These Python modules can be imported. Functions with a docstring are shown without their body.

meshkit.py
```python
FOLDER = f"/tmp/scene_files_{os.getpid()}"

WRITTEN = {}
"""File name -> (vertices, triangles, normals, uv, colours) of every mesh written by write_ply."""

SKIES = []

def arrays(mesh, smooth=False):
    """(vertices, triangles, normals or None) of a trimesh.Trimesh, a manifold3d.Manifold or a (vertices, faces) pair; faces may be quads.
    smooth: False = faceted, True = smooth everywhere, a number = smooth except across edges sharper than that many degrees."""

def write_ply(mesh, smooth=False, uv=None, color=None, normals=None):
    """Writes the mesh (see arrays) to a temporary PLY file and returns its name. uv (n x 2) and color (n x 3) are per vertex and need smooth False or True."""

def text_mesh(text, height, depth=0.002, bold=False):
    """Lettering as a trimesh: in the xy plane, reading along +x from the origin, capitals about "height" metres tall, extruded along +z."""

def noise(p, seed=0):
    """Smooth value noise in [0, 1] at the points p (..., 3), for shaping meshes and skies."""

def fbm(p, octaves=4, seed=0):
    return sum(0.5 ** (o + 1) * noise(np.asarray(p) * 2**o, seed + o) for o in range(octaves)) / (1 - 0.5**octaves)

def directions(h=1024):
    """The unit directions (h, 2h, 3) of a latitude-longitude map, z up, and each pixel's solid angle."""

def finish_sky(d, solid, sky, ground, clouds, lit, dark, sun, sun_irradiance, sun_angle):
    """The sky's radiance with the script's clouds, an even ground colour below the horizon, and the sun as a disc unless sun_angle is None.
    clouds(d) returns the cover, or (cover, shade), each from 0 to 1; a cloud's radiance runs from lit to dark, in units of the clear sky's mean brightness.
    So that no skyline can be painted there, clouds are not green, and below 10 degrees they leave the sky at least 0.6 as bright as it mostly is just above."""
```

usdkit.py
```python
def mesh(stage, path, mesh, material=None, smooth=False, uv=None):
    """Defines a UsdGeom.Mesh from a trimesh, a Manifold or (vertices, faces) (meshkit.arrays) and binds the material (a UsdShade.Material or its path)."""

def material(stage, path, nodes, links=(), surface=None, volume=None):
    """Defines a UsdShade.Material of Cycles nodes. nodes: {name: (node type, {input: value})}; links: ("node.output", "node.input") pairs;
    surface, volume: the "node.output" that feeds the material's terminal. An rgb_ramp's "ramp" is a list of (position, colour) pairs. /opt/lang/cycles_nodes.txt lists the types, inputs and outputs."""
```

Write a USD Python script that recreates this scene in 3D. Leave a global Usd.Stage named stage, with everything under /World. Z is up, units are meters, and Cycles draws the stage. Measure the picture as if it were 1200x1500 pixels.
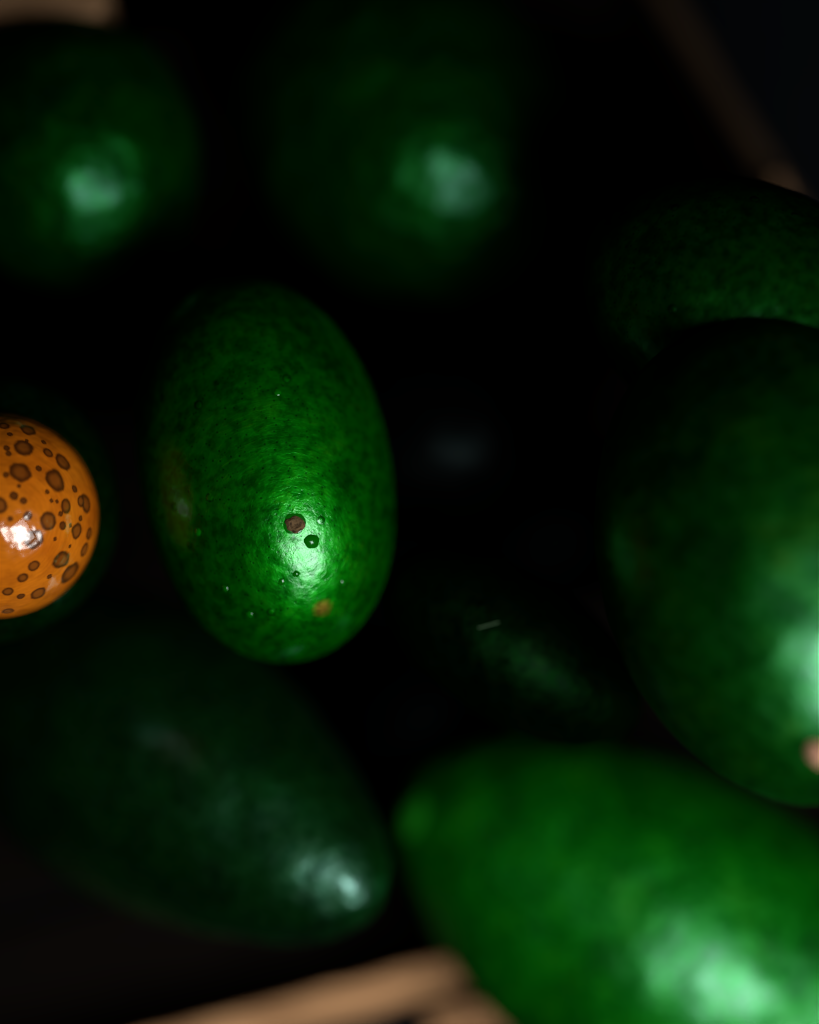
import math, random
import numpy as np, trimesh
import usdkit, meshkit
from pxr import Usd, UsdGeom, UsdLux, UsdShade, Gf, Sdf, Vt

stage = Usd.Stage.CreateInMemory()
UsdGeom.SetStageUpAxis(stage, UsdGeom.Tokens.z)
UsdGeom.SetStageMetersPerUnit(stage, 1.0)
UsdGeom.Xform.Define(stage, '/World')
UsdGeom.Scope.Define(stage, '/World/Looks')
random.seed(7)

# ------------------------------------------------------------------ camera
PITCH = math.radians(68)
RIM = 0.055                                  # height of the crate rim above the table
FOC = 60.0
CAM = np.array([0.0, -0.206, 0.75])
RT = np.array([1.0, 0, 0])
UP = np.array([0, math.sin(PITCH), math.cos(PITCH)])
BK = np.array([0, -math.cos(PITCH), math.sin(PITCH)])
B = np.stack([RT, UP, BK])                   # rows: camera axes in the world
cam = UsdGeom.Camera.Define(stage, '/World/camera')
M = Gf.Matrix4d(1)
for i in range(3):
    M.SetRow3(i, Gf.Vec3d(*map(float, B[i])))
M.SetTranslateOnly(Gf.Vec3d(*map(float, CAM)))
cam.AddTransformOp().Set(M)
cam.CreateFocalLengthAttr(FOC)
cam.CreateHorizontalApertureAttr(24.0)
cam.CreateVerticalApertureAttr(30.0)
cam.CreateClippingRangeAttr(Gf.Vec2f(0.01, 50))
cam.CreateFStopAttr(1.4)
cam.CreateFocusDistanceAttr(0.512)
cam.CreateExposureAttr(0.0)


def at(px, py, d):
    """World point seen d metres in front of the lens at that spot of the 1200 x 1500 photograph."""
    s = d / (FOC / 24.0 * 1200)
    return CAM + (px - 600) * s * RT - (py - 750) * s * UP - d * BK


def cdir(x, y, z):
    v = x * RT + y * UP + z * BK
    return v / np.linalg.norm(v)


# ------------------------------------------------------------------ light: one soft box low in front of the crate
LPOS = CAM + 0.19 * RT - 0.17 * UP - 0.18 * BK
LAIM = at(470, 760, 0.53)
def softbox(name, pos, aim, w, h, power, color):
    l = UsdLux.RectLight.Define(stage, '/World/' + name)
    z = pos - aim
    z /= np.linalg.norm(z)
    x = np.cross([0, 0, 1.0], z); x /= np.linalg.norm(x)
    y = np.cross(z, x)
    m = Gf.Matrix4d(1)
    for i, a in enumerate((x, y, z)):
        m.SetRow3(i, Gf.Vec3d(*map(float, a)))
    m.SetTranslateOnly(Gf.Vec3d(*map(float, pos)))
    l.AddTransformOp().Set(m)
    l.CreateWidthAttr(w); l.CreateHeightAttr(h)
    l.CreateIntensityAttr(power)
    l.CreateColorAttr(Gf.Vec3f(*color))
    return l
softbox('soft_box', LPOS, LAIM, 0.19, 0.22, 22.0, (1.0, 0.97, 0.93))

# ------------------------------------------------------------------ helpers
_used = {}
def numbered(path):
    n = _used.get(path, 0); _used[path] = n + 1
    return path if n == 0 else f'{path}_{n:03d}'


def tag(p, label=None, cat=None, group=None, kind=None):
    p = p.GetPrim() if hasattr(p, 'GetPrim') else p
    for k, v in (('label', label), ('category', cat), ('group', group), ('kind', kind)):
        if v:
            p.SetCustomDataByKey(k, v)
    return p


def thing(name, loc, axes=None, **kw):
    x = UsdGeom.Xform.Define(stage, numbered('/World/' + name))
    m = Gf.Matrix4d(1)
    if axes is not None:
        for i in range(3):
            m.SetRow3(i, Gf.Vec3d(*map(float, axes[i])))
    m.SetTranslateOnly(Gf.Vec3d(*map(float, loc)))
    x.AddTransformOp().Set(m)
    tag(x, **kw)
    return x


def part(name, parent, geo, mat, smooth=True, attrs=None):
    base = str(parent.GetPath()) if parent is not None else '/World'
    m = usdkit.mesh(stage, numbered(base + '/' + name), geo, mat, smooth=smooth)
    for k, a in (attrs or {}).items():
        a = np.asarray(a, np.float32)
        t = Sdf.ValueTypeNames.FloatArray if a.ndim == 1 else Sdf.ValueTypeNames.Float3Array
        v = Vt.FloatArray.FromNumpy(a) if a.ndim == 1 else Vt.Vec3fArray.FromNumpy(a)
        UsdGeom.PrimvarsAPI(m).CreatePrimvar(k, t, 'vertex').Set(v)
    return m

# ------------------------------------------------------------------ materials
def skin_material(name, base, rough=0.2, pores=1.0, lift=1.0, spec=0.42, wax=0.55, waxr=0.49, dif=0.11, clear=(0.060, 0.097, 0.090)):
    """Waxy avocado skin: base green, paler flecks running round the stem end, dark pores and small lenticels."""
    dark = [c * 0.33 for c in base]
    pale = [base[0] + 0.02 * lift, base[1] * 1.45, base[2] + 0.002]
    yel = [0.05 * lift, base[1] * 1.25, 0.002]
    n = {
        'tc': ('texture_coordinate', {}),
        'pol': ('attribute', {'attribute': 'polar'}),
        'mark': ('attribute', {'attribute': 'mark'}),
        # large soft mottling
        'mot': ('noise_texture', {'scale': 75.0, 'detail': 9.0, 'roughness': 0.72}),
        'motr': ('rgb_ramp', {'ramp': [(0.3, dark), (0.52, base), (0.75, pale)]}),
        # streaks round the stem end
        'str': ('noise_texture', {'scale': 1.0, 'detail': 4.0, 'roughness': 0.65, 'distortion': 0.6}),
        'strr': ('rgb_ramp', {'ramp': [(0.54, (0, 0, 0)), (0.70, (1, 1, 1))]}),
        'wy': ('noise_texture', {'scale': 38.0, 'detail': 2.0}),
        'wyr': ('rgb_ramp', {'ramp': [(0.50, (0, 0, 0)), (0.68, (1, 1, 1))]}),
        'ym': ('math', {'math_type': 'multiply'}),
        'ymm': ('math', {'math_type': 'multiply', 'value2': 0.9}),
        'c1': ('mix', {'color2': yel}),
        # pores (fine) and lenticels (sparse, domed)
        'por': ('voronoi_texture', {'scale': 640.0, 'randomness': 1.0}),
        'porr': ('rgb_ramp', {'ramp': [(0.0, (1, 1, 1)), (0.10, (1, 1, 1)), (0.24, (0, 0, 0))]}),
        'porm': ('math', {'math_type': 'multiply', 'value2': min(0.85, 0.65 * pores)}),
        'c2': ('mix', {'color2': [c * 0.25 for c in base]}),
        'len': ('voronoi_texture', {'scale': 165.0, 'randomness': 1.0}),
        'lenr': ('rgb_ramp', {'ramp': [(0.0, (1, 1, 1)), (0.10, (0.7, 0.7, 0.7)), (0.19, (0, 0, 0)), (0.23, (0, 0, 0)), (0.3, (0, 0, 0))]}),
        'ring': ('rgb_ramp', {'ramp': [(0.0, (0, 0, 0)), (0.11, (0, 0, 0)), (0.17, (1, 1, 1)), (0.25, (0, 0, 0))]}),
        'sep': ('separate_color', {}),
        'pick': ('math', {'math_type': 'greater_than', 'value2': 0.74}),
        'lh': ('math', {'math_type': 'multiply'}),
        'rh': ('math', {'math_type': 'multiply'}),
        'rhm': ('math', {'math_type': 'multiply', 'value2': 0.75}),
        'c3': ('mix', {'color2': [c * 0.15 for c in base]}),
        # tan blemish from the mesh
        'c4': ('mix', {'color2': (0.36, 0.28, 0.03)}),
        # relief
        'fine': ('noise_texture', {'scale': 380.0, 'detail': 4.0, 'roughness': waxr}),
        'h1': ('math', {'math_type': 'multiply_add', 'value2': 0.55}),
        'h2': ('math', {'math_type': 'multiply_add', 'value2': -0.10 * pores}),
        'h3': ('math', {'math_type': 'multiply_add', 'value2': 0.9 * pores}),
        'bump': ('bump', {'strength': 0.55, 'distance': 0.00028}),
        'rr': ('map_range', {'from_min': 0.3, 'from_max': 0.7, 'to_min': rough * 0.75, 'to_max': rough * 1.5}),
        # a little diffuse, a broad waxy green lobe and a thin clear gloss
        'cd': ('mix', {'mix_type': 'multiply', 'fac': 1.0, 'color2': (dif, dif, dif)}),
        'cg': ('mix', {'mix_type': 'multiply', 'fac': 1.0, 'color2': (wax, wax, wax)}),
        'dif': ('diffuse_bsdf', {}),
        'wax': ('glossy_bsdf', {'roughness': waxr}),
        'clear': ('glossy_bsdf', {'color': tuple(c * spec for c in clear)}),
        'halo': ('glossy_bsdf', {'color': (0.0, 0.018 * spec, 0.021 * spec), 'roughness': min(0.6, rough + 0.07)}),
        'a1': ('add_closure', {}), 'a2': ('add_closure', {}), 'p': ('add_closure', {}),
        'frr': ('rgb_ramp', {'ramp': [(0.36, (0.42, 0.42, 0.42)), (0.56, (1, 1, 1))]}),
        'c5': ('mix', {'mix_type': 'multiply', 'fac': 0.75}),
    }
    L = [('tc.object', f'{k}.vector') for k in ('mot', 'wy', 'por', 'len', 'fine')]
    L += [('pol.vector', 'str.vector'), ('mot.fac', 'motr.fac'), ('str.fac', 'strr.fac'), ('wy.fac', 'wyr.fac'),
          ('strr.color', 'ym.value1'), ('wyr.color', 'ym.value2'), ('ym.value', 'ymm.value1'), ('ymm.value', 'c1.fac'), ('motr.color', 'c1.color1'),
          ('por.distance', 'porr.fac'), ('porr.color', 'porm.value1'), ('porm.value', 'c2.fac'), ('c1.color', 'c2.color1'),
          ('len.distance', 'lenr.fac'), ('len.distance', 'ring.fac'), ('len.color', 'sep.color'), ('sep.r', 'pick.value1'),
          ('lenr.color', 'lh.value1'), ('pick.value', 'lh.value2'), ('ring.color', 'rh.value1'), ('pick.value', 'rh.value2'), ('rh.value', 'rhm.value1'),
          ('rhm.value', 'c3.fac'), ('c2.color', 'c3.color1'), ('mark.fac', 'c4.fac'), ('c3.color', 'c4.color1'),
          ('str.fac', 'h1.value1'), ('fine.fac', 'h1.value3'),
          ('porr.color', 'h2.value1'), ('h1.value', 'h2.value3'),
          ('lh.value', 'h3.value1'), ('h2.value', 'h3.value3'),
          ('h3.value', 'bump.height'), ('bump.normal', 'clear.normal'), ('bump.normal', 'wax.normal'), ('bump.normal', 'dif.normal'), ('fine.fac', 'rr.value'), ('rr.result', 'clear.roughness'),
          ('c5.color', 'cd.color1'), ('c5.color', 'cg.color1'), ('cd.color', 'dif.color'), ('cg.color', 'wax.color'),
          ('dif.BSDF', 'a1.closure1'), ('wax.BSDF', 'a1.closure2'), ('a1.closure', 'p.closure1'), ('clear.BSDF', 'a2.closure1'), ('halo.BSDF', 'a2.closure2'), ('a2.closure', 'p.closure2'),
          ('fine.fac', 'frr.fac'), ('c4.color', 'c5.color1'), ('frr.color', 'c5.color2'), ('bump.normal', 'halo.normal')]
    return usdkit.material(stage, '/World/Looks/' + name, n, L, surface='p.closure')


GREEN = (0.0015, 0.135, 0.0018)
M_SKIN = skin_material('avocado_skin', GREEN)
M_LIT = skin_material('lit_avocado_skin', (0.0015, 0.34, 0.0018), rough=0.15, spec=0.29, pores=1.3, waxr=0.45, wax=0.42, dif=0.07, clear=(0.082, 0.098, 0.093))  # middle fruit: stronger light put into a brighter base green
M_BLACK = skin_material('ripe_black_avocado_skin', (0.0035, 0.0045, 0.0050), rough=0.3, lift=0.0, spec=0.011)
M_SHEEN = skin_material('broad_sheen_avocado_skin', (0.0015, 0.30, 0.0018), rough=0.30, spec=0.33, wax=0.32, dif=0.22)
M_FALLOFF = skin_material('falloff_dim_avocado_skin', (0.0009, 0.105, 0.0012), rough=0.28, lift=0.2, spec=0.12, wax=0.5, clear=(0.045, 0.09, 0.09))  # top fruit: falloff of the light put into a darker base green
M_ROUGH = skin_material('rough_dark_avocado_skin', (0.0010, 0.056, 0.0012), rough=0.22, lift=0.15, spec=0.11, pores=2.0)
M_RIGHT = skin_material('right_avocado_skin', (0.0013, 0.145, 0.0016), rough=0.25, spec=0.26, wax=0.42, waxr=0.44, dif=0.08)
M_BURIED_SHADE = skin_material('shaded_buried_avocado_skin', (0.0010, 0.0016, 0.0018), rough=0.4, lift=0.0, spec=0.004, wax=0.3)  # near-black base carries the shade of the gaps between the fruit
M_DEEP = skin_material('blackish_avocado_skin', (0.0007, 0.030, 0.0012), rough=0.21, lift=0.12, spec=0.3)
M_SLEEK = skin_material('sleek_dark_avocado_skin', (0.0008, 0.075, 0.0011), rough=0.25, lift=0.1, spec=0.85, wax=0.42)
M_GAP_SHADE = skin_material('matte_gap_shade_avocado_skin', (0.0005, 0.010, 0.0008), rough=0.4, lift=0.1, spec=0.004, wax=0.4)  # gap fruit: the shade on it is put into this very dark base
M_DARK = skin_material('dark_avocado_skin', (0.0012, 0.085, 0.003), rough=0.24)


def simple(name, color, rough=0.5, spec=0.5, noise=None, bump=0.0, scale=80.0, stretch=(1, 1, 1), tint=(1, 1, 1)):
    n = {'p': ('principled_bsdf', {'base_color': color, 'roughness': rough, 'specular_ior_level': spec, 'specular_tint': tint})}
    L = []
    if noise:
        n |= {'tc': ('texture_coordinate', {}), 'mp': ('mapping', {'scale': stretch}), 'n': ('noise_texture', {'scale': scale, 'detail': 6.0, 'roughness': 0.65}),
              'r': ('rgb_ramp', {'ramp': [(0.3, noise), (0.62, color)]}), 'b': ('bump', {'strength': bump, 'distance': 0.0006})}
        L = [('tc.object', 'mp.vector'), ('mp.vector', 'n.vector'), ('n.fac', 'r.fac'), ('r.color', 'p.base_color'), ('n.fac', 'b.height'), ('b.normal', 'p.normal')]
    return usdkit.material(stage, '/World/Looks/' + name, n, L, surface='p.BSDF')


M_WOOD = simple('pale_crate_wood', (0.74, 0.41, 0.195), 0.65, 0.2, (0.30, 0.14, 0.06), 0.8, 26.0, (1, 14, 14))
M_SHADE_WOOD = simple('shade_dark_crate_wood', (0.007, 0.005, 0.004), 0.85, 0.02, (0.0035, 0.0028, 0.002), 0.5, 30.0, (1, 14, 14))  # crate wood blackened so its colour carries the shade in the crate
M_DIM_WOOD = simple('dimmed_crate_wood', (0.060, 0.038, 0.021), 0.75, 0.1, (0.016, 0.010, 0.006), 0.5, 30.0, (1, 14, 14))  # right batten: weak light on the rim put into the darker brown
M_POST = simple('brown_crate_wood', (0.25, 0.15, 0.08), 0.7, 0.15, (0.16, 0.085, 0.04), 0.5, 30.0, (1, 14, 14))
M_TABLE = simple('dark_table_top', (0.004, 0.0062, 0.0085), 0.6, 0.12, (0.0025, 0.004, 0.006), 0.3, 60.0)
M_STEM = simple('stem_scar', (0.105, 0.066, 0.030), 0.7, 0.1, (0.008, 0.005, 0.003), 1.0, 900.0)
M_STUB = simple('stem_stub', (0.26, 0.15, 0.10), 0.7, 0.15, (0.22, 0.10, 0.06), 0.8, 500.0)
M_SCRATCH = simple('dried_scratch', (0.03, 0.06, 0.03), 0.25, 0.5)
M_BUMP = simple('smooth_green_bump', (0.001, 0.075, 0.001), 0.15, 0.4, tint=(0.7, 1.0, 0.9))
M_NECK = simple('pale_green_neck', (0.004, 0.11, 0.003), 0.5, 0.15)

# ------------------------------------------------------------------ fruit
def frame(ang, tilt):
    """Axes of a fruit: its long axis points at angle ang on the picture (anticlockwise from the right), leaning tilt degrees towards the lens."""
    a, t = math.radians(ang), math.radians(tilt)
    z = cdir(math.cos(t) * math.cos(a), math.cos(t) * math.sin(a), math.sin(t))
    x = BK - z * (BK @ z)
    x /= np.linalg.norm(x)
    return np.stack([x, np.cross(z, x), z])


def body(R, c, egg=0.0, neck=0.0, power=2.0, nu=120, nv=200, lump=0.02, seed=0, flat=1.0, fine=0.026):
    th = np.linspace(0, math.pi, nu)[1:-1]
    ph = np.arange(nv) / nv * 2 * math.pi
    u = np.cos(th)
    r = (1 - np.abs(u) ** power) ** (1 / 2.0) * (1 - egg * u)
    s = np.clip((u + 0.1) / 1.0, 0, 1); s = s * s * (3 - 2 * s)
    r = r * (1 - neck * s)
    v = np.stack([R * flat * r[:, None] * np.cos(ph), R * r[:, None] * np.sin(ph), np.broadcast_to(c * u[:, None], (len(u), nv))], -1).reshape(-1, 3)
    v = np.vstack([v, [[0, 0, c], [0, 0, -c]]])
    k = (meshkit.fbm(v / R * 1.1 + 11.3 * seed, 3, seed) - 0.5) * 2
    k2 = meshkit.fbm(v / R * 3.2 + 5.7 * seed, 3, seed + 40) - 0.5
    v *= (1 + lump * k + fine * k2)[:, None]
    i, j = np.meshgrid(np.arange(nu - 3), np.arange(nv), indexing='ij')
    a, b = i * nv + j, i * nv + (j + 1) % nv
    f = np.concatenate([np.stack([a, a + nv, b + nv], -1).reshape(-1, 3), np.stack([a, b + nv, b], -1).reshape(-1, 3)])
    j = np.arange(nv); top, bot = len(v) - 2, len(v) - 1; last = (nu - 3) * nv
    f = np.concatenate([f, np.stack([np.full(nv, top), j, (j + 1) % nv], -1), np.stack([np.full(nv, bot), last + (j + 1) % nv, last + j], -1)])
    return v, f


def polar(v, pole):
    """Coordinates round the stem end, so that streaks run round it."""
    d = v / np.linalg.norm(v, axis=1, keepdims=True)
    p = pole / np.linalg.norm(pole)
    x = np.cross(p, [0.31, 0.9, 0.2]); x /= np.linalg.norm(x); y = np.cross(p, x)
    rho = np.arccos(np.clip(d @ p, -1, 1))
    a, b = d @ x, d @ y
    q = np.sqrt(a * a + b * b) + 1e-9
    k = 5.5
    return np.stack([k * a / q, k * b / q, rho * 34.0], 1)


def seen(v, loc, axes, px, py, nr=None):
    """Index of the vertex of the near side that stands at that spot of the photograph."""
    w = v @ axes + loc - CAM
    d = -(w @ BK)
    s = FOC / 24.0 * 1200 / d
    X, Y = 600 + (w @ RT) * s, 750 - (w @ UP) * s
    e = (X - px) ** 2 + (Y - py) ** 2
    near = d < (-( (loc - CAM) @ BK)) + 0.004
    if nr is not None:
        near = ((nr @ axes) @ BK) > 0.08
    return int(np.argmin(e + 1e9 * ~near))


def normals(v, f):
    return trimesh.Trimesh(v, f, process=False).vertex_normals


def cap(pos, nrm, r, h, n=24, rings=6, wob=0.0, seed=1, dip=0.0, stretch=None, sink=0.25):
    """A low dome seated on a surface."""
    nrm = nrm / np.linalg.norm(nrm)
    x = np.cross(nrm, [0.2, 0.1, 0.97]); x /= np.linalg.norm(x); y = np.cross(nrm, x)
    if stretch is not None:
        x = stretch - nrm * (stretch @ nrm); x /= np.linalg.norm(x); y = np.cross(nrm, x)
    V = [pos + nrm * h * (1 - dip)]
    g = np.random.default_rng(seed)
    ph = np.arange(n) / n * 2 * math.pi
    w = 1 + wob * sum(g.uniform(-1, 1) * np.cos(k * ph + g.uniform(0, 6.28)) / k ** 0.5 for k in range(1, 7))
    for k in range(1, rings + 1):
        t = k / rings
        hh = h * (math.cos(t * math.pi / 2) - dip * max(0, 1 - (t / 0.6) ** 2)) if k < rings else -h * sink
        for a, q in zip(ph, w):
            V.append(pos + (x * math.cos(a) * (1.35 if stretch is not None else 1) + y * math.sin(a)) * r * t * q + nrm * hh)
    F = [[0, 1 + j, 1 + (j + 1) % n] for j in range(n)]
    for k in range(rings - 1):
        for j in range(n):
            a, b = 1 + k * n + j, 1 + k * n + (j + 1) % n
            F += [[a, a + n, b + n], [a, b + n, b]]
    return np.array(V), np.array(F)


def plank(a, b, wdir, w, hdir, h, seed=0, nseg=14, rough=0.0006):
    """A sawn board from a to b, w wide along wdir and h thick along hdir, edges eased and a little uneven."""
    a, b, wdir, hdir = map(np.asarray, (a, b, wdir, hdir))
    e = min(w, h) * 0.14
    prof = [(-w / 2 + e, -h / 2), (w / 2 - e, -h / 2), (w / 2, -h / 2 + e), (w / 2, h / 2 - e), (w / 2 - e, h / 2), (-w / 2 + e, h / 2), (-w / 2, h / 2 - e), (-w / 2, -h / 2 + e)]
    V = []
    for k in range(nseg + 1):
        c = a + (b - a) * k / nseg
        for (p, q) in prof:
            V.append(c + wdir * p + hdir * q)
    V = np.array(V)
    V = V + (meshkit.noise(V * 90, seed) - 0.5)[:, None] * 2 * rough * hdir + (meshkit.noise(V * 70 + 5, seed + 3) - 0.5)[:, None] * 2 * rough * wdir
    F = []
    for k in range(nseg):
        for j in range(8):
            p, q = k * 8 + j, k * 8 + (j + 1) % 8
            F += [[p, q, q + 8], [p, q + 8, p + 8]]
    F += [[0, j + 1, j] for j in range(1, 7)] + [[nseg * 8, nseg * 8 + j, nseg * 8 + j + 1] for j in range(1, 7)]
    m = trimesh.Trimesh(V, np.array(F), process=False)
    trimesh.repair.fix_normals(m)
    return m


def avocado(name, label, px, py, d, ang, tilt, R, c, mat=None, group='avocados in the crate', pole=None, mark=None, cat='avocado', **kw):
    loc, ax = at(px, py, d), frame(ang, tilt)
    t = thing(name, loc, ax, label=label, cat=cat, group=group)
    v, f = body(R, c, **kw)
    p = np.array([0, 0, 1.0]) if pole is None else v[seen(v, loc, ax, *pole)]
    m = np.zeros(len(v))
    nr = normals(v, f)
    if mark:
        for (mx, my, mr) in mark:
            q = v[seen(v, loc, ax, mx, my)]
            dd = np.linalg.norm(v - q, axis=1) / mr
            dd = dd * (0.75 + 0.6 * meshkit.fbm(v * 900, 2, 3))
            m = np.maximum(m, np.clip(1.35 - 1.1 * dd, 0, 1) ** 1.0)
    part('skin', t, (v, f), mat or M_SKIN, attrs={'polar': polar(v, p), 'mark': m})
    return t, v, nr, loc, ax


# the sharp one in the middle
t, v, n, loc, ax = avocado('avocado', 'sharply focused bright green avocado with brown stem scar and tan spot', 388, 686, 0.546, 101.5, -6, 0.0333, 0.0522,
                           mat=M_LIT, egg=0.02, power=2.25, nu=420, nv=700, lump=0.013, fine=0.007, seed=2, pole=(428, 790), mark=[(473, 891, 0.0027)])
i = seen(v, loc, ax, 430, 768); part('stem_rim', t, cap(v[i], n[i], 0.0028, 0.0003, n=40, wob=0.12, seed=14), M_BUMP); part('stem_scar', t, cap(v[i] + n[i] * 0.0001, n[i], 0.0024, 0.0013, n=40, rings=10, wob=0.13, dip=0.8, seed=4), M_STEM)
for (x, y, r, h) in [(457, 793, 0.0021, 0.0007), (434, 840, 0.0010, 0.0004), (413, 852, 0.0010, 0.0003), (503, 853, 0.0011, 0.0004),
                     (406, 575, 0.0010, 0.0003), (330, 862, 0.0009, 0.0003), (365, 900, 0.0010, 0.0003), (290, 780, 0.0011, 0.0003)]:
    i = seen(v, loc, ax, x, y)
    part('smooth_bump', t, cap(v[i], n[i], r, h, n=20, rings=6, wob=0.09, seed=int(x)), M_BUMP)
i = seen(v, loc, ax, 287, 411); part('blossom_tip', t, cap(v[i], n[i], 0.0022, 0.0008, wob=0.2, seed=9), M_STEM)

# right
t, v, n, loc, ax = avocado('avocado', 'big shiny avocado at right whose pale brown stem faces forward', 1140, 815, 0.500, 280, 20, 0.0440, 0.0615, mat=M_RIGHT,
                           egg=0.03, nu=200, nv=320, seed=5, lump=0.025)
i = seen(v, loc, ax, 1203, 1105); part('stem_stub', t, cap(v[i], n[i], 0.0037, 0.0035, wob=0.2, seed=5, dip=0.25), M_STUB)
# lower right
t, v, n, loc, ax = avocado('avocado', 'large blurred avocado nearest the lens with a broad white sheen', 968, 1368, 0.635, 151, -6, 0.0525, 0.0930, mat=M_SHEEN,
                           egg=0.02, neck=0.10, fine=0.036, nu=200, nv=320, seed=8, lump=0.03)
i = seen(v, loc, ax, 600, 1192); part('stem_neck', t, cap(v[i], n[i], 0.0078, 0.0030, wob=0.08, seed=6), M_NECK)
# lower left
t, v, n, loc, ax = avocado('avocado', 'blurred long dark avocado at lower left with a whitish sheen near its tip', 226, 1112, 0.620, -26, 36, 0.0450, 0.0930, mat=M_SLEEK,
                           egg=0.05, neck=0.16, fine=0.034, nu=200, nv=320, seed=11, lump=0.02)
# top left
avocado('avocado', 'dim blurred avocado at top left, in front of the brown crate post', 105, 225, 0.608, -75, 40, 0.0380, 0.0450, fine=0.05, mat=M_FALLOFF, nu=160, nv=260, seed=13, lump=0.03)
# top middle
avocado('avocado', 'large dim blurred avocado behind the sharp one with a blue green glint', 592, 185, 0.640, -55, 28, 0.0490, 0.0620, fine=0.06, mat=M_FALLOFF, egg=0.03, nu=160, nv=260, seed=14, lump=0.03)
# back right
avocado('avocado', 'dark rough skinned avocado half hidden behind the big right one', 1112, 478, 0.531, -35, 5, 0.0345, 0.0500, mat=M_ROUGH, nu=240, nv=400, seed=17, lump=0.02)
# sunk in the gap
t, v, n, loc, ax = avocado('avocado', 'dark scratched avocado sunk in the gap between the four brighter ones', 752, 948, 0.553, -32, -8, 0.0205, 0.0400, mat=M_GAP_SHADE, nu=220, nv=360, seed=19, lump=0.02)
a_, b_ = v[seen(v, loc, ax, 702, 920, n)], v[seen(v, loc, ax, 732, 912, n)]
k_ = n[seen(v, loc, ax, 718, 916, n)]; w_ = np.cross(k_, b_ - a_); w_ /= np.linalg.norm(w_)
part('scratch', t, plank(a_ + k_ * 0.0002, b_ + k_ * 0.0002, w_, 0.0004, k_, 0.0006, 91, nseg=6, rough=0.00012), M_SCRATCH, smooth=30)
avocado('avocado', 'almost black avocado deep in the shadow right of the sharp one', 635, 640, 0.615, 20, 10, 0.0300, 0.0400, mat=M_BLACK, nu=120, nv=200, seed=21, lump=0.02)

# left: green fruit round a glossy orange spotted centre
SX, SY, SD = -22, 742, 0.550
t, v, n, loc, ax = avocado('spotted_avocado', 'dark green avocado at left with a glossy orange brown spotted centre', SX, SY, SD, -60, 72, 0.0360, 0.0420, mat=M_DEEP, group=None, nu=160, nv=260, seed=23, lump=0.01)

# ------------------------------------------------------------------ orange centre
M_ORANGE = usdkit.material(stage, '/World/Looks/glossy_orange_seed', {
    'col': ('attribute', {'attribute': 'tone'}), 'tc': ('texture_coordinate', {}),
    'n': ('noise_texture', {'scale': 90.0, 'detail': 5.0}), 'r': ('rgb_ramp', {'ramp': [(0.3, (0.75, 0.6, 0.5)), (0.6, (1, 1, 1))]}),
    'm': ('mix', {'mix_type': 'multiply', 'fac': 0.8}), 'b': ('bump', {'strength': 0.75, 'distance': 0.0012}),
    'n2': ('noise_texture', {'scale': 150.0, 'detail': 2.0, 'roughness': 0.4}),
    'p': ('principled_bsdf', {'roughness': 0.13, 'specular_ior_level': 0.55, 'coat_weight': 0.3, 'coat_roughness': 0.05})},
    [('tc.object', 'n.vector'), ('tc.object', 'n2.vector'), ('n.fac', 'r.fac'), ('col.color', 'm.color1'), ('r.color', 'm.color2'), ('m.color', 'p.base_color'),
     ('n2.fac', 'b.height'), ('b.normal', 'p.normal')], surface='p.BSDF')
M_LIP = simple('brown_lip', (0.16, 0.06, 0.012), 0.35, 0.5)
dv, df = body(0.0268, 0.0262, fine=0.004, nu=260, nv=520, lump=0.008, seed=3)
dv = dv + ((BK + 0.30 * RT - 0.10 * UP) * 0.0235) @ ax.T
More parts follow.
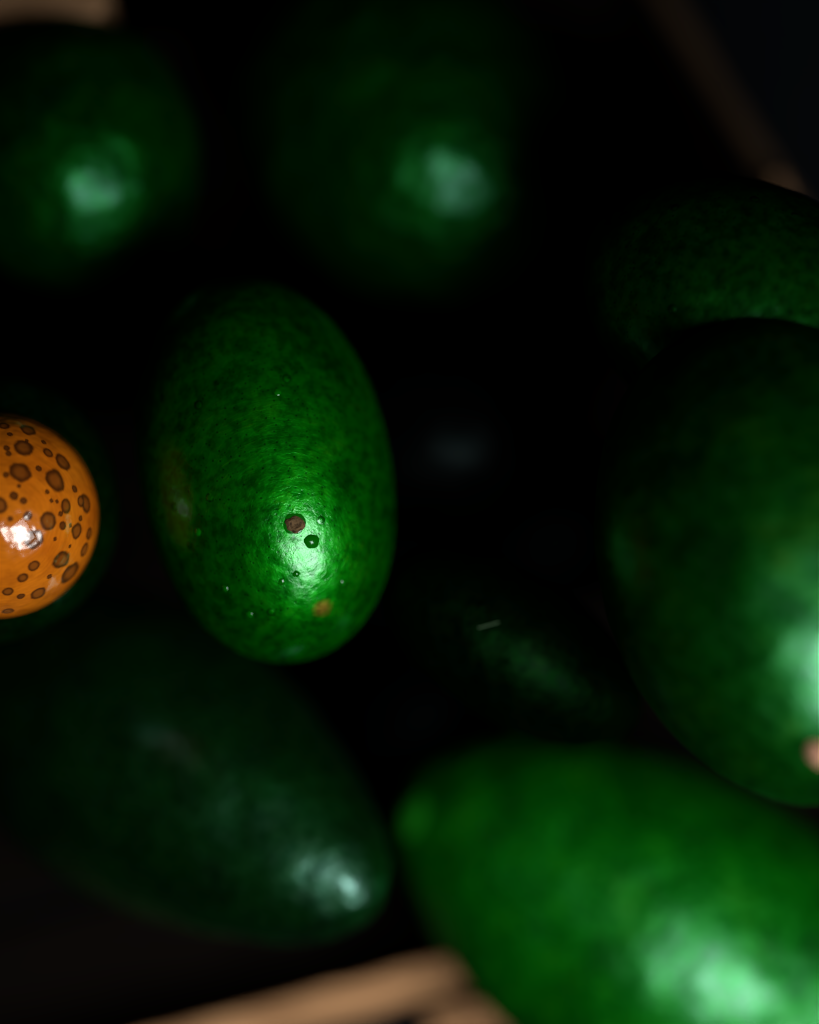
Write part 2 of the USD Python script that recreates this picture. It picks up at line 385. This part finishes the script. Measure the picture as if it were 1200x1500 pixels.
spots = [(34, 656, 14), (30, 691, 15), (70, 663, 8), (41, 630, 12), (80, 703, 16), (92, 677, 13), (97, 741, 10), (72, 763, 13), (113, 777, 11), (131, 782, 9), (127, 738, 13),
         (124, 805, 10), (90, 820, 14), (103, 840, 17), (56, 870, 12), (50, 790, 14), (50, 829, 8), (34, 847, 8), (12, 867, 8), (31, 874, 6), (19, 727, 6), (35, 733, 5),
         (57, 687, 5), (0, 740, 11), (15, 760, 4), (40, 756, 6), (109, 717, 6), (118, 735, 8), (92, 770, 6), (5, 623, 9), (9, 656, 5), (14, 636, 4), (88, 753, 4), (103, 770, 3),
         (73, 845, 4), (118, 760, 4), (102, 800, 3), (80, 790, 3), (64, 648, 4), (40, 645, 3), (12, 664, 4), (8, 696, 4), (75, 733, 3), (84, 735, 3), (28, 712, 3), (70, 720, 4),
         (12, 895, 9), (-30, 690, 14), (-45, 760, 12), (-20, 830, 10), (-60, 820, 14), (-70, 720, 12), (-25, 640, 12), (-90, 770, 12), (-40, 870, 10)]
ORANGE, RING, MID = np.array([0.45, 0.124, 0.005]), np.array([0.030, 0.009, 0.003]), np.array([0.17, 0.050, 0.006])
tone = np.tile(ORANGE, (len(dv), 1))
daxis = (BK + 0.30 * RT - 0.10 * UP) @ ax.T
daxis /= np.linalg.norm(daxis)
dd_ = dv - dv.mean(0); dd_ /= np.linalg.norm(dd_, axis=1, keepdims=True)
dang = np.degrees(np.arccos(np.clip(dd_ @ daxis, -1, 1))) + (meshkit.fbm(dv * 300, 3, 8) - 0.5) * 3
streak = meshkit.fbm(np.stack([dd_ @ np.array([1.0, 0, 0]) * 9, dd_ @ np.array([0, 1.0, 0]) * 9, dang * 0.9], 1), 4, 12)
tone = tone * (0.72 + 0.42 * streak)[:, None] ** 1.0
mott = np.clip((meshkit.fbm(dv * 210, 4, 14) - 0.52) * 6, 0, 1)[:, None]
tone = tone * (1 - 0.35 * mott) + np.array([0.20, 0.045, 0.003]) * 0.35 * mott
lip = np.exp(-((dang - 76.5) / 1.3) ** 2)[:, None]
tone = tone * (1 - 0.8 * lip) + np.array([0.06, 0.018, 0.004]) * 0.8 * lip
wobble = (meshkit.fbm(dv * 420, 3, 5) - 0.5) * 0.55
dnr = normals(dv, df)
for (sx, sy, sr) in spots:
    q = dv[seen(dv, loc, ax, sx, sy, dnr)]
    R_ = sr * 0.000182
    e = np.linalg.norm(dv - q, axis=1) / R_ + wobble * (1.3 if sr < 7 else 0.95)
    inside = np.clip((1.12 - e) / 0.22, 0, 1)
    core = np.clip((0.78 - e) / 0.35, 0, 1) * (0.85 if sr >= 8 else 0.25)
    col = RING[None] * (1 - core[:, None]) + MID[None] * core[:, None]
    tone = tone * (1 - 0.92 * inside[:, None]) + col * 0.92 * inside[:, None]
part('seed', t, (dv, df), M_ORANGE, attrs={'tone': tone})
tag(stage.GetPrimAtPath(str(t.GetPath()) + '/seed'), label='glossy orange seed covered in ringed brown spots')

# ------------------------------------------------------------------ fruit of the lower layer, just seen as dark shapes in the gaps
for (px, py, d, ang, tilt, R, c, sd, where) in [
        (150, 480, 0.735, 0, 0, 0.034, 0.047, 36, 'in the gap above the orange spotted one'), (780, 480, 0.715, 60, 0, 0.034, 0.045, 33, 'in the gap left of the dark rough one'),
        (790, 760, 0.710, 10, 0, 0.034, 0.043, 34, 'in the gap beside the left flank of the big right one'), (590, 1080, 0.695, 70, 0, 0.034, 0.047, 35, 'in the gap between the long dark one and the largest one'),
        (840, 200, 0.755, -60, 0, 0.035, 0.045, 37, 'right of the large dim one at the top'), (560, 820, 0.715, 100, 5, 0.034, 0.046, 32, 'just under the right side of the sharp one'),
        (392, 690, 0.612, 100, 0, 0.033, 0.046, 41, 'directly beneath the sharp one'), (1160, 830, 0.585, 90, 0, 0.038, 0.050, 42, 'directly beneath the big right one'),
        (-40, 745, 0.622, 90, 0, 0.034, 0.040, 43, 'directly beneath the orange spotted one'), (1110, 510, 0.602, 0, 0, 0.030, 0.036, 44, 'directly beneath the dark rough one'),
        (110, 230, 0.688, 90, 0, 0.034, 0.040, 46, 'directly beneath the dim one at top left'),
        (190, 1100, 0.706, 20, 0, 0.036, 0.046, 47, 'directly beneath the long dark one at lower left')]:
    avocado('avocado', 'nearly black buried avocado ' + where, px, py, d, ang, tilt, R, c, mat=M_BURIED_SHADE, group='buried avocados', nu=70, nv=110, seed=sd, lump=0.03)

# ------------------------------------------------------------------ table and crate
def onplane(px, py, z):
    p = at(px, py, 1.0) - CAM
    return CAM + p * ((z - CAM[2]) / p[2])


Z = np.array([0, 0, 1.0])
tv = np.array([[-1.2, -1.0, 0], [1.2, -1.0, 0], [1.2, 1.4, 0], [-1.2, 1.4, 0]], float)
tb = part('table_top', None, (tv, np.array([[0, 1, 2], [0, 2, 3]])), M_TABLE, smooth=False)
tag(tb, kind='structure', label='dark table top under the crate')
crate = thing('wooden_crate', (0, 0, 0), label='wooden crate holding the avocados, pale board edge in front', cat='crate')
P0, P1 = onplane(310, 1517, RIM), onplane(640, 1431, RIM)
fd = (P1 - P0); fd[2] = 0; fd /= np.linalg.norm(fd); fo = np.array([fd[1], -fd[0], 0])
RIM2 = 0.17                                  # the side and back boards stand higher than the front one
Q0, Q1 = onplane(1203, 355, RIM2), onplane(985, 0, RIM2)
rd = Q1 - Q0; rd[2] = 0; rd /= np.linalg.norm(rd); ro = np.array([rd[1], -rd[0], 0])
def meet(p, d, q, e):
    s = np.linalg.solve(np.array([[d[0], -e[0]], [d[1], -e[1]]]), (q - p)[:2])
    return p + d * s[0]
FR = meet(P0, fd, Q0, rd); FL = FR - fd * 0.44
LEN = float((onplane(0, -70, RIM2) - FL) @ rd)
BR_ = FR + rd * LEN; BL = FL + rd * LEN
print('crate', FL, FR, BL, BR_, 'light', LPOS)
def wall(a, b, d, o, mat, rows, seed, w=0.009):
    for k, (z, h) in enumerate(rows):
        part('board', crate, plank(a + Z * (z - RIM), b + Z * (z - RIM), o, w, Z, h, seed + k), mat, smooth=30)
low, high = [(0.021, 0.042)], [(0.021, 0.042), (0.081, 0.070), (0.139, 0.040)]
wall(FL, FR, fd, fo, M_SHADE_WOOD, [(0.024, 0.048)], 1, w=0.006)
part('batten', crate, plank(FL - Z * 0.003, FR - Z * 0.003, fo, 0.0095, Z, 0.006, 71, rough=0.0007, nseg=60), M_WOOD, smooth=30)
wall(FR + rd * 0.008, BR_ - rd * 0.006, rd, ro, M_SHADE_WOOD, high, 11, w=0.006)
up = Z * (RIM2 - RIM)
part('batten', crate, plank(FR + rd * 0.008 + up - Z * 0.006, BR_ - rd * 0.006 + up - Z * 0.006, ro, 0.0075, Z, 0.006, 72, rough=0.0008), M_DIM_WOOD, smooth=30)
wall(FL + rd * 0.008, BL - rd * 0.006, rd, ro, M_SHADE_WOOD, high, 21)
wall(BL, BR_, fd, fo, M_SHADE_WOOD, high, 31)
for k in range(6):
    s = 0.034 + k * 0.068
    if s + 0.03 < LEN:
        part('floor_board', crate, plank(FL + rd * s + fd * 0.005 - Z * (RIM - 0.0075), FR + rd * s - fd * 0.005 - Z * (RIM - 0.0075), rd, 0.060, Z, 0.009, 41 + k), M_SHADE_WOOD, smooth=30)
b0, b1 = onplane(-160, -26, 0.250), onplane(150, -20, 0.250)
pd = b1 - b0; pw = float(np.linalg.norm(pd)); pd /= pw
mid = (b0 + b1) / 2
part('corner_post', crate, plank(mid, mid - Z * 0.235, pd, pw, np.cross(pd, Z), 0.018, 61), M_POST, smooth=30)
chip = onplane(1143, 282, RIM2)
part('splinter_glint', crate, plank(chip - rd * 0.004 + Z * 0.001, chip + rd * 0.004 + Z * 0.003, ro, 0.004, Z, 0.002, 81, nseg=6), M_POST, smooth=30)  # splinter coloured paler than its batten to carry a small glint
f0, f1 = onplane(632, 1502, 0.03), onplane(752, 1488, 0.03)
part('foot_block', crate, plank(f0 - Z * 0.015, f1 - Z * 0.015, fo, 0.010, Z, 0.029, 95, nseg=6), M_WOOD, smooth=30)
